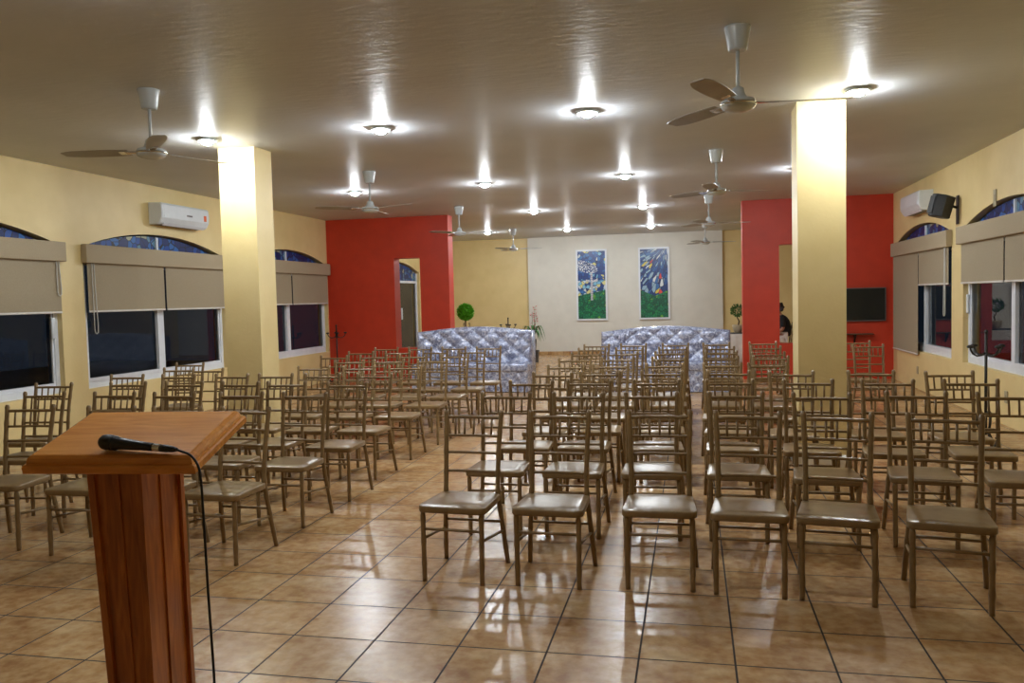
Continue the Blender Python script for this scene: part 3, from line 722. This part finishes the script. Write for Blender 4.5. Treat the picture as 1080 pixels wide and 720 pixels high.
# ------------------------------------------------------------------ candle stands
def candle_stand(x, y, label, rz):
    t = tag(empty('candle_stand', (x, y, 0), R(rz)), label, 'candle stand', 'black wrought iron candle stands')
    MB().tube([(0, 0, .1), (0, 0, 1.14)], .014, 10).build('pole', M['iron'], t)
    MB().lathe([(.003, 1.165), (.014, 1.155), (.019, 1.14), (.014, 1.125)], 12).build('finial', M['iron'], t)
    for k in range(4):
        a = R(90 * k + 20); c, s = math.cos(a), math.sin(a)
        pts = [(c * r, s * r, z) for r, z in ((.01, .93), (.05, .905), (.1, .9), (.145, .925), (.17, .965), (.172, .985))]
        arm = MB().tube(pts, .009, 8).build('arm', M['iron'], t)
        MB().lathe([(.008, .98), (.03, .984), (.034, 1.), (.028, 1.004), (.02, 1.012)], 12, (c * .172, s * .172, 0)).build('candle_cup', M['iron'], arm)
    for k in range(3):
        a = R(120 * k + 40); c, s = math.cos(a), math.sin(a)
        pts = [(c * r, s * r, z) for r, z in ((.012, .3), (.05, .34), (.085, .31), (.075, .2), (.05, .12), (.1, .05), (.17, .014), (.2, .03), (.19, .055), (.17, .045))]
        MB().tube(pts, .011, 8).build('scroll_foot', M['iron'], t)
candle_stand(2.88, 9.1, 'black iron candle stand by the near right window, behind the chairs', 0)
candle_stand(-6.92, 15.3, 'black iron candle stand against the left red wall by the window', 10)
candle_stand(-4.13, 18.5, 'black iron candle stand against the yellow back wall behind the left sofa', 5)

# ------------------------------------------------------------------ plants
t = tag(empty('topiary_plant', (-5.0, 18.0, 0)), 'bright green ball topiary behind the left sofa', 'plant')
MB().lathe([(.12, 0), (.13, .01), (.17, .3), (.18, .32), (.18, .35), (.16, .35), (.15, .31)], 24).build('pot', M['clay'], t)
MB().lathe([(.0, .315), (.155, .318)], 20, cap=False).build('soil', M['soil'], t)
MB().tube([(0, 0, .3), (.01, .005, .6), (-.008, 0, .9), (0, 0, 1.2)], [.022, .02, .018, .016], 10).build('trunk', M['bark'], t)
rnd = random.Random(11); mb = MB()
for i in range(2200):
    p = Vector((rnd.gauss(0, 1), rnd.gauss(0, 1), rnd.gauss(0, 1))).normalized(); q = p * rnd.uniform(.13, .175) + Vector((0, 0, 1.315))
    d = (p + Vector((rnd.uniform(-.7, .7), rnd.uniform(-.7, .7), rnd.uniform(-.5, .8)))).normalized(); w = d.cross(Vector((rnd.uniform(-1, 1), rnd.uniform(-1, 1), 1))).normalized() * .012
    mb.add([q, q + d * .022 + w, q + d * .045, q + d * .022 - w], [(0, 1, 2, 3)])
mb.lathe([(.01, -.13), (.07, -.11), (.12, -.05), (.13, 0), (.12, .05), (.07, .11), (.01, .13)], 16, (0, 0, 1.315))
mb.build('foliage_ball', M['topiary'], t, fix=False)
mb = MB()
for k in range(3):
    a = R(120 * k + 15); c, s = math.cos(a), math.sin(a)
    mb.tube([(c * r, s * r, z) for r, z in ((.02, .98), (.06, .97), (.09, 1.0), (.1, 1.05), (.08, 1.08), (.06, 1.06), (.07, 1.03))], .006, 6)
    mb.tube([(c * r, s * r, z) for r, z in ((.16, .34), (.11, .6), (.05, .85), (.02, .99))], .006, 6)
mb.build('wire_support', M['iron'], t)

t = tag(empty('flowering_plant', (-3.86, 20.1, 0)), 'tall plant with red flowers and arching leaves in a dark pot by the back wall', 'plant')
MB().loft([[(sx * a, sy * a, z) for sx, sy in ((-1, -1), (1, -1), (1, 1), (-1, 1))] for a, z in ((.10, 0), (.105, .01), (.125, .27), (.125, .3), (.11, .3), (.108, .26))]).build('planter', M['pot'], t)
MB().loft([[(sx * a, sy * a, z) for sx, sy in ((-1, -1), (1, -1), (1, 1), (-1, 1))] for a, z in ((.05, .26), (.055, .3), (.075, .56), (.08, .58), (.07, .58))]).build('inner_pot', M['pot'], t)
rnd = random.Random(4)
for k in range(13):
    a = 2 * math.pi * k / 13 + rnd.uniform(-.2, .2); L = rnd.uniform(.26, .42); hgt = rnd.uniform(.22, .4); mb = MB(); vs = []
    for j in range(9):
        u = j / 8; rr = L * u; z = .56 + hgt * math.sin(u * math.pi * .85) * 1.1 - .18 * u * u
        wd = .032 * math.sin(math.pi * min(1, u * .9 + .1)) + .002
        c, s = math.cos(a), math.sin(a); vs += [(c * rr - s * wd, s * rr + c * wd, z), (c * rr, s * rr, z - .008), (c * rr + s * wd, s * rr - c * wd, z)]
    fs = []
    for j in range(8): b = 3 * j; fs += [(b, b + 1, b + 4, b + 3), (b + 1, b + 2, b + 5, b + 4)]
    mb.add(vs, fs, True).build('leaf', M['leaf'], t, fix=False)
for k, (ax, ay, zt) in enumerate(((.06, .0, 1.38), (-.02, .02, 1.25), (.09, -.02, 1.15))):
    sp = MB().tube([(0, 0, .56), (ax * .5, ay * .5, .85), (ax, ay, zt)], [.008, .007, .004], 6).build('flower_stem', M['leaf'], t)
    mb = MB()
    for i in range(46):
        u = rnd.random(); z = zt - .42 * u; rr = .02 + .05 * u * rnd.random() ** .5; a = rnd.uniform(0, 6.28)
        q = Vector((ax * (.6 + .4 * (1 - u)) + rr * math.cos(a), ay + rr * math.sin(a), z)); d = Vector((math.cos(a), math.sin(a), rnd.uniform(-.2, .8))).normalized(); w = d.cross(Vector((0, 0, 1))).normalized() * .018
        mb.add([q, q + d * .025 + w, q + d * .055, q + d * .025 - w], [(0, 1, 2, 3)])
    mb.build('flowers', M['flower'], sp, fix=False)['kind'] = 'stuff'

# table, bonsai and seated person beyond the right red wall
t = tag(empty('cloth_table', (.9, 19.0, 0)), 'table under a white cloth behind the right red wall', 'table')
mb = MB(); n = 120; rings = []
for z, k in ((.7, 0), (.69, .006), (.66, .012), (.4, .02), (.02, .03)):
    ring = []
    for j in range(n):
        u = j / n * 4; e = int(u) % 4; f = u - int(u); hx, hy = .34, .42
        x, y = [(-hx + 2 * hx * f, -hy), (hx, -hy + 2 * hy * f), (hx - 2 * hx * f, hy), (-hx, hy - 2 * hy * f)][e]
        wv = k * (.4 + .9 * math.sin(j * .9) * (1 if z < .6 else .2)); l = math.hypot(x, y)
        ring.append((x + x / l * (k + wv * .6), y + y / l * (k + wv * .6), z))
    rings.append(ring)
mb.loft(rings, True, True).build('tablecloth', M['cloth'], t)
for sx in (-.28, .28):
    for sy in (-.36, .36): MB().tube([(sx, sy, 0), (sx, sy, .66)], .02, 8).build('leg', M['bark'], t)
t = tag(empty('table_runner', (.9, 19.0, .7)), 'thin dark runner on the white cloth table', 'runner')
t2 = MB().rbox((-.33, -.3, .0005), (.33, .3, .008), .003, 2).build('runner_cloth', M['shirt'], t)
t = tag(empty('bonsai_plant', (.99, 19.0, .708)), 'small round leafy plant in a pale pot on the white cloth table', 'plant')
MB().lathe([(.06, 0), (.075, .01), (.11, .1), (.12, .16), (.12, .18), (.1, .18), (.09, .15)], 20).build('pot', M['clay'], t)
MB().tube([(0, 0, .12), (.03, 0, .26), (-.02, 0, .36), (0, 0, .46)], [.018, .016, .012, .01], 8).build('trunk', M['bark'], t)
leaf_cloud(420, (0, 0, .5), (.14, .14, .12), .05, 8).build('foliage', M['leaf'], t, fix=False)

def skin(name, verts, edges, mat, parent, sub=2):
    me = bpy.data.meshes.new(name); bm = bmesh.new(); ly = bm.verts.layers.skin.verify()
    vs = []
    for i, (co, r) in enumerate(verts):
        v = bm.verts.new(co); v[ly].radius = (r, r) if not isinstance(r, tuple) else r; v[ly].use_root = (i == 0); vs.append(v)
    for a, b in edges: bm.edges.new((vs[a], vs[b]))
    bm.to_mesh(me); bm.free(); me.materials.append(mat)
    o = bpy.data.objects.new(name, me); COL.objects.link(o); o.parent = parent
    m = o.modifiers.new('skin', 'SKIN'); m.use_smooth_shade = True
    s = o.modifiers.new('sub', 'SUBSURF'); s.levels = sub; s.render_levels = sub
    return o
P = tag(empty('person', (1.9, 19.0, 0)), 'seated person in a black top seen through the right red opening', 'person'); P.location.z = .05
# local frame: the person faces -x
B = [((.06, 0, .52), (.13, .16)), ((.07, 0, .68), (.115, .15)), ((.05, 0, .84), (.12, .165)), ((.01, 0, .97), (.1, .15)), ((-.02, 0, 1.05), .055), ((-.045, 0, 1.11), .05),
     ((-.055, 0, 1.17), (.085, .07)), ((-.06, 0, 1.24), (.1, .078)), ((-.05, 0, 1.30), (.08, .065))]
E = [(0, 1), (1, 2), (2, 3), (3, 4), (4, 5), (5, 6), (6, 7), (7, 8)]
for s in (-1, 1):
    n = len(B)
    B += [((.0, s * .17, .98), .055), ((.03, s * .215, .84), .045), ((.02, s * .225, .73), .04), ((-.12, s * .19, .66), .034), ((-.21, s * .13, .63), .024), ((-.27, s * .10, .615), (.02, .034)), ((-.31, s * .085, .605), (.014, .03))]
    E += [(3, n)] + [(n + i, n + i + 1) for i in range(6)]
    n = len(B)
    B += [((.02, s * .09, .50), .09), ((-.2, s * .1, .51), .078), ((-.4, s * .1, .50), .06), ((-.405, s * .1, .36), .055), ((-.39, s * .1, .15), .042), ((-.385, s * .1, .02), .036)]
    E += [(0, n)] + [(n + i, n + i + 1) for i in range(5)]
body = skin('body', B, E, M['skin'], P)
def clothe(name, verts, edges, mat): return skin(name, verts, edges, mat, P)
sh = [((.065, 0, .55), (.145, .175)), ((.075, 0, .68), (.135, .17)), ((.055, 0, .84), (.14, .185)), ((.012, 0, .98), (.115, .165)), ((-.008, 0, 1.03), (.075, .085))]
she = [(0, 1), (1, 2), (2, 3), (3, 4)]
for s in (-1, 1):
    n = len(sh); sh += [((.0, s * .18, .985), .07), ((.03, s * .22, .85), .062), ((.022, s * .228, .76), .056)]; she += [(3, n), (n, n + 1), (n + 1, n + 2)]
clothe('shirt', sh, she, M['shirt'])
tr = [((.06, 0, .50), (.14, .17))]; tre = []
for s in (-1, 1):
    n = len(tr); tr += [((.02, s * .09, .50), .105), ((-.2, s * .1, .51), .092), ((-.405, s * .1, .505), .075), ((-.412, s * .1, .36), .068), ((-.395, s * .1, .15), .06), ((-.39, s * .1, .04), .058)]; tre += [(0, n)] + [(n + i, n + i + 1) for i in range(5)]
clothe('trousers', tr, tre, M['trousers'])
for s in (-1, 1):
    skin('shoe', [((-.375, s * .1, -.005), .042), ((-.44, s * .1, -.01), .04), ((-.52, s * .1, -.016), .034), ((-.575, s * .1, -.02), .026)], [(0, 1), (1, 2), (2, 3)], M['shoe'], P)
    # five fingers per hand, resting on the thigh
    for k, (off, L) in enumerate(((-.026, .062), (-.009, .07), (.009, .066), (.025, .052))):
        y = s * .085 + off; skin('finger', [((-.30, y, .607), .0095), ((-.30 - L * .5, y, .606), .0085), ((-.30 - L * .85, y, .598), .0078), ((-.30 - L * 1.1, y, .588), .007)], [(0, 1), (1, 2), (2, 3)], M['skin'], body, 1)
    yy = s * .10 - s * .035
    skin('thumb', [((-.262, s * .085 , .615), .011), ((-.285, yy - s * .012, .612), .0105), ((-.315, yy - s * .018, .606), .0085)], [(0, 1), (1, 2)], M['skin'], body, 1)
skin('hair', [((-.03, 0, 1.22), (.088, .08)), ((-.035, 0, 1.265), (.1, .084)), ((-.045, 0, 1.30), (.082, .068)), ((.012, 0, 1.17), (.055, .066)), ((.022, 0, 1.11), (.038, .05))], [(0, 1), (1, 2), (0, 3), (3, 4)], M['hair'], P)
for s in (-1, 1):
    MB().lathe([(.004, -.008), (.012, -.004), (.013, .004), (.005, .008)], 10).xf(Matrix.Translation((-.15, s * .032, 1.245))).build('eye', M['shirt'], P)
    MB().lathe([(.006, -.03), (.014, -.01), (.016, .012), (.006, .03)], 10).xf(Matrix.Translation((-.05, s * .085, 1.225))).build('ear', M['skin'], P)
skin('nose', [((-.155, 0, 1.235), .01), ((-.172, 0, 1.205), .014)], [(0, 1)], M['skin'], P, 1)
MB().tube([(-.145, -.022, 1.165), (-.155, 0, 1.163), (-.145, .022, 1.165)], .006, 6).build('mouth', M['flower'], P)

# ------------------------------------------------------------------ lectern and microphone
LX, LY, LZ, LW, LL = -1.856, 2.296, 1.105, .6, .40
yaw, tilt = R(5.6), R(15.8)
t = tag(empty('lectern', (LX, LY, 0), yaw), 'orange varnished wooden lectern with a sloping top, in the left foreground', 'lectern')
# sloping top: moulded edge profile, local u = x, v up the slope, w normal to the board
Tm = Matrix.Translation((0, 0, LZ)) @ Matrix.Rotation(tilt, 4, 'X')
def rect(ins, z): return [(-LW / 2 + ins, ins, z), (LW / 2 - ins, ins, z), (LW / 2 - ins, LL - ins, z), (-LW / 2 + ins, LL - ins, z)]
mb = MB().loft([rect(.07, -.084), rect(.05, -.082), rect(.034, -.074), rect(.022, -.064), rect(.018, -.060), rect(.004, -.058), rect(0, -.053), rect(0, -.034), rect(.004, -.028), rect(.012, -.026), rect(.013, -.018), rect(.016, -.008), rect(.024, -.001), rect(.03, .001)])
mb.xf(Tm).build('sloping_top', M['wood'], t)
# column: hollow look with raised corner mouldings, tapering slightly to the foot
cy = .225
def crn(z):
    k = (1.03 - z) / .67; x0, x1 = -.117 + .034 * k, .052 + .008 * k
    return [(x0, .11, z), (x1, .11, z), (x1, .355, z), (x0, .355, z)]
topz = lambda y: LZ + y * math.tan(tilt) - .083
c0 = crn(.07); c1 = [(x, y, topz(y)) for x, y, z in crn(1.1)]
MB().loft([c0, c1]).build('column', M['wood_column'], t)
q = .012
for k in range(4):
    b0, b1 = c0[k], c1[k]; b1 = (b1[0], b1[1], topz(b1[1] + q) - q * .4)
    MB().loft([[(b[0] + a * q, b[1] + c * q, b[2] + (c * q * math.tan(tilt) if b is b1 else 0)) for a, c in ((-1, -1), (1, -1), (1, 1), (-1, 1))] for b in (b0, b1)]).build('corner_moulding', M['wood_column'], t)
    n = (k + 1) % 4; al = k % 2 == 0
    m0 = [(c0[k][i] * .5 + c0[n][i] * .5) for i in range(3)]; m1 = [(c1[k][i] * .5 + c1[n][i] * .5) for i in range(3)]
    wx, wy = (.011, .006) if al else (.006, .011)
    MB().loft([[(b[0] + a * wx, b[1] + c * wy, b[2] + (c * wy * math.tan(tilt) - .002 if b is m1 else 0)) for a, c in ((-1, -1), (1, -1), (1, 1), (-1, 1))] for b in (m0, m1)]).build('face_strip', M['wood_column'], t)
MB().loft([[(sx * a, cy + sy * b, z) for sx, sy in ((-1, -1), (1, -1), (1, 1), (-1, 1))] for a, b, z in ((.24, .2, 0), (.24, .2, .03), (.225, .185, .045), (.2, .165, .055), (.16, .15, .075))]).build('base', M['wood_column'], t)

def topt(u, v, w=0):
    p = Matrix.Translation((LX, LY, 0)) @ Matrix.Rotation(yaw, 4, 'Z') @ Tm @ Vector((u, v, w)); return p
# microphone lies along the lower edge of the sloping top
MIC = tag(empty('microphone', tuple(topt(0, .06, .02))), 'black handheld microphone lying on the lower edge of the lectern top', 'microphone')
o0 = topt(0, .06, .02)
def line(u0, v0, w0, u1, v1, w1): return [topt(u0, v0, w0) - o0, topt(u1, v1, w1) - o0]
a, b = line(-.045, .062, .031, .20, .03, .020); ax = (b - a).normalized()
def along(*prof): return [a + ax * s for s, r in prof], [r for s, r in prof]
p, rd = along((-.004, .006), (.002, .016), (.012, .0235), (.028, .0265), (.044, .0255), (.052, .024)); MB().tube(p, rd, 16).build('grille_head', M['rubber'], MIC)
p, rd = along((.052, .0245), (.06, .0245), (.064, .021), (.1, .0185), (.16, .0145), (.196, .0135)); MB().tube(p, rd, 16).build('body', M['black'], MIC)
p, rd = along((.196, .0115), (.202, .0125), (.222, .0125), (.226, .011)); o = MB().tube(p, rd, 14).build('connector', M['chrome'], MIC); o['label'] = 'silver connector ring'
CAB = tag(empty('microphone_cable', tuple(topt(.25, .03, .02))), 'black cable hanging from the microphone to the floor', 'cable')
oc = topt(.25, .03, .02)
e0 = a + ax * .226 + o0
p1 = e0 + ax * .05; ed = topt(.33, .0, -.02)
pts = [e0, p1, e0 + ax * .075 + Vector((0, 0, -.004))]
q = pts[-1]
down = [(.03, .002, -.012), (.056, .0, -.042), (.068, -.004, -.09), (.074, -.008, -.2), (.08, -.01, -.45), (.086, -.008, -.7), (.086, -.005, -.95)]
for d in down: pts.append(q + Vector(d))
last = pts[-1]; pts += [Vector((last.x + .01, last.y - .01, .05)), Vector((last.x + .04, last.y - .06, .008)), Vector((last.x + .02, last.y - .25, .006)), Vector((last.x - .25, last.y - .5, .006)), Vector((last.x - .7, last.y - .45, .006))]
def smooth(P, k=6):
    P = [Vector(p) for p in P]; out = []
    for i in range(len(P) - 1):
        p0, p1, p2, p3 = P[max(i - 1, 0)], P[i], P[i + 1], P[min(i + 2, len(P) - 1)]
        for j in range(k):
            f = j / k; out.append(.5 * ((2 * p1) + (p2 - p0) * f + (2 * p0 - 5 * p1 + 4 * p2 - p3) * f * f + (3 * p1 - p0 - 3 * p2 + p3) * f ** 3))
    return out + [P[-1]]
sp = [p - oc for p in smooth(pts)]
MB().tube(sp, .0042, 8).build('cord', M['rubber'], CAB)
MB().tube([e0 - oc, e0 + ax * .02 - oc, e0 + ax * .045 - oc, e0 + ax * .06 - oc], [.0125, .0125, .010, .006], 12).build('plug', M['black'], CAB)

# ------------------------------------------------------------------ world, camera, view
w = bpy.data.worlds.new('night'); S.world = w; w.use_nodes = True
bg = w.node_tree.nodes['Background']; bg.inputs['Color'].default_value = (.02, .03, .05, 1); bg.inputs['Strength'].default_value = .05

f, cyaw, cpitch, croll, cz = 870.72, .2155, -.0515, -.0246, 3.8689 * TILE
cyw, syw, cp, sp_ = math.cos(cyaw), math.sin(cyaw), math.cos(cpitch), math.sin(cpitch)
fwd = Vector((-syw * cp, cyw * cp, sp_)); rt = Vector((cyw, syw, 0)); up = rt.cross(fwd)
r2 = rt * math.cos(croll) + up * math.sin(croll); u2 = -rt * math.sin(croll) + up * math.cos(croll)
cam = bpy.data.cameras.new('camera'); co = bpy.data.objects.new('camera', cam); COL.objects.link(co)
mt = Matrix((r2, u2, -fwd)).transposed().to_4x4(); mt.translation = (0, 0, cz); co.matrix_world = mt
cam.sensor_width = 36; cam.lens = f * 36 / 1080; cam.clip_start = .05; cam.clip_end = 200
S.camera = co
S.view_settings.view_transform = 'Standard'; S.view_settings.look = 'None'; S.view_settings.gamma = 1; S.view_settings.use_curve_mapping = False
S.view_settings.exposure = 2.6
S.cycles.use_denoising = True; S.cycles.max_bounces = 10; S.cycles.diffuse_bounces = 6; S.cycles.glossy_bounces = 4; S.cycles.caustics_reflective = False; S.cycles.caustics_refractive = False; S.cycles.sample_clamp_indirect = 6
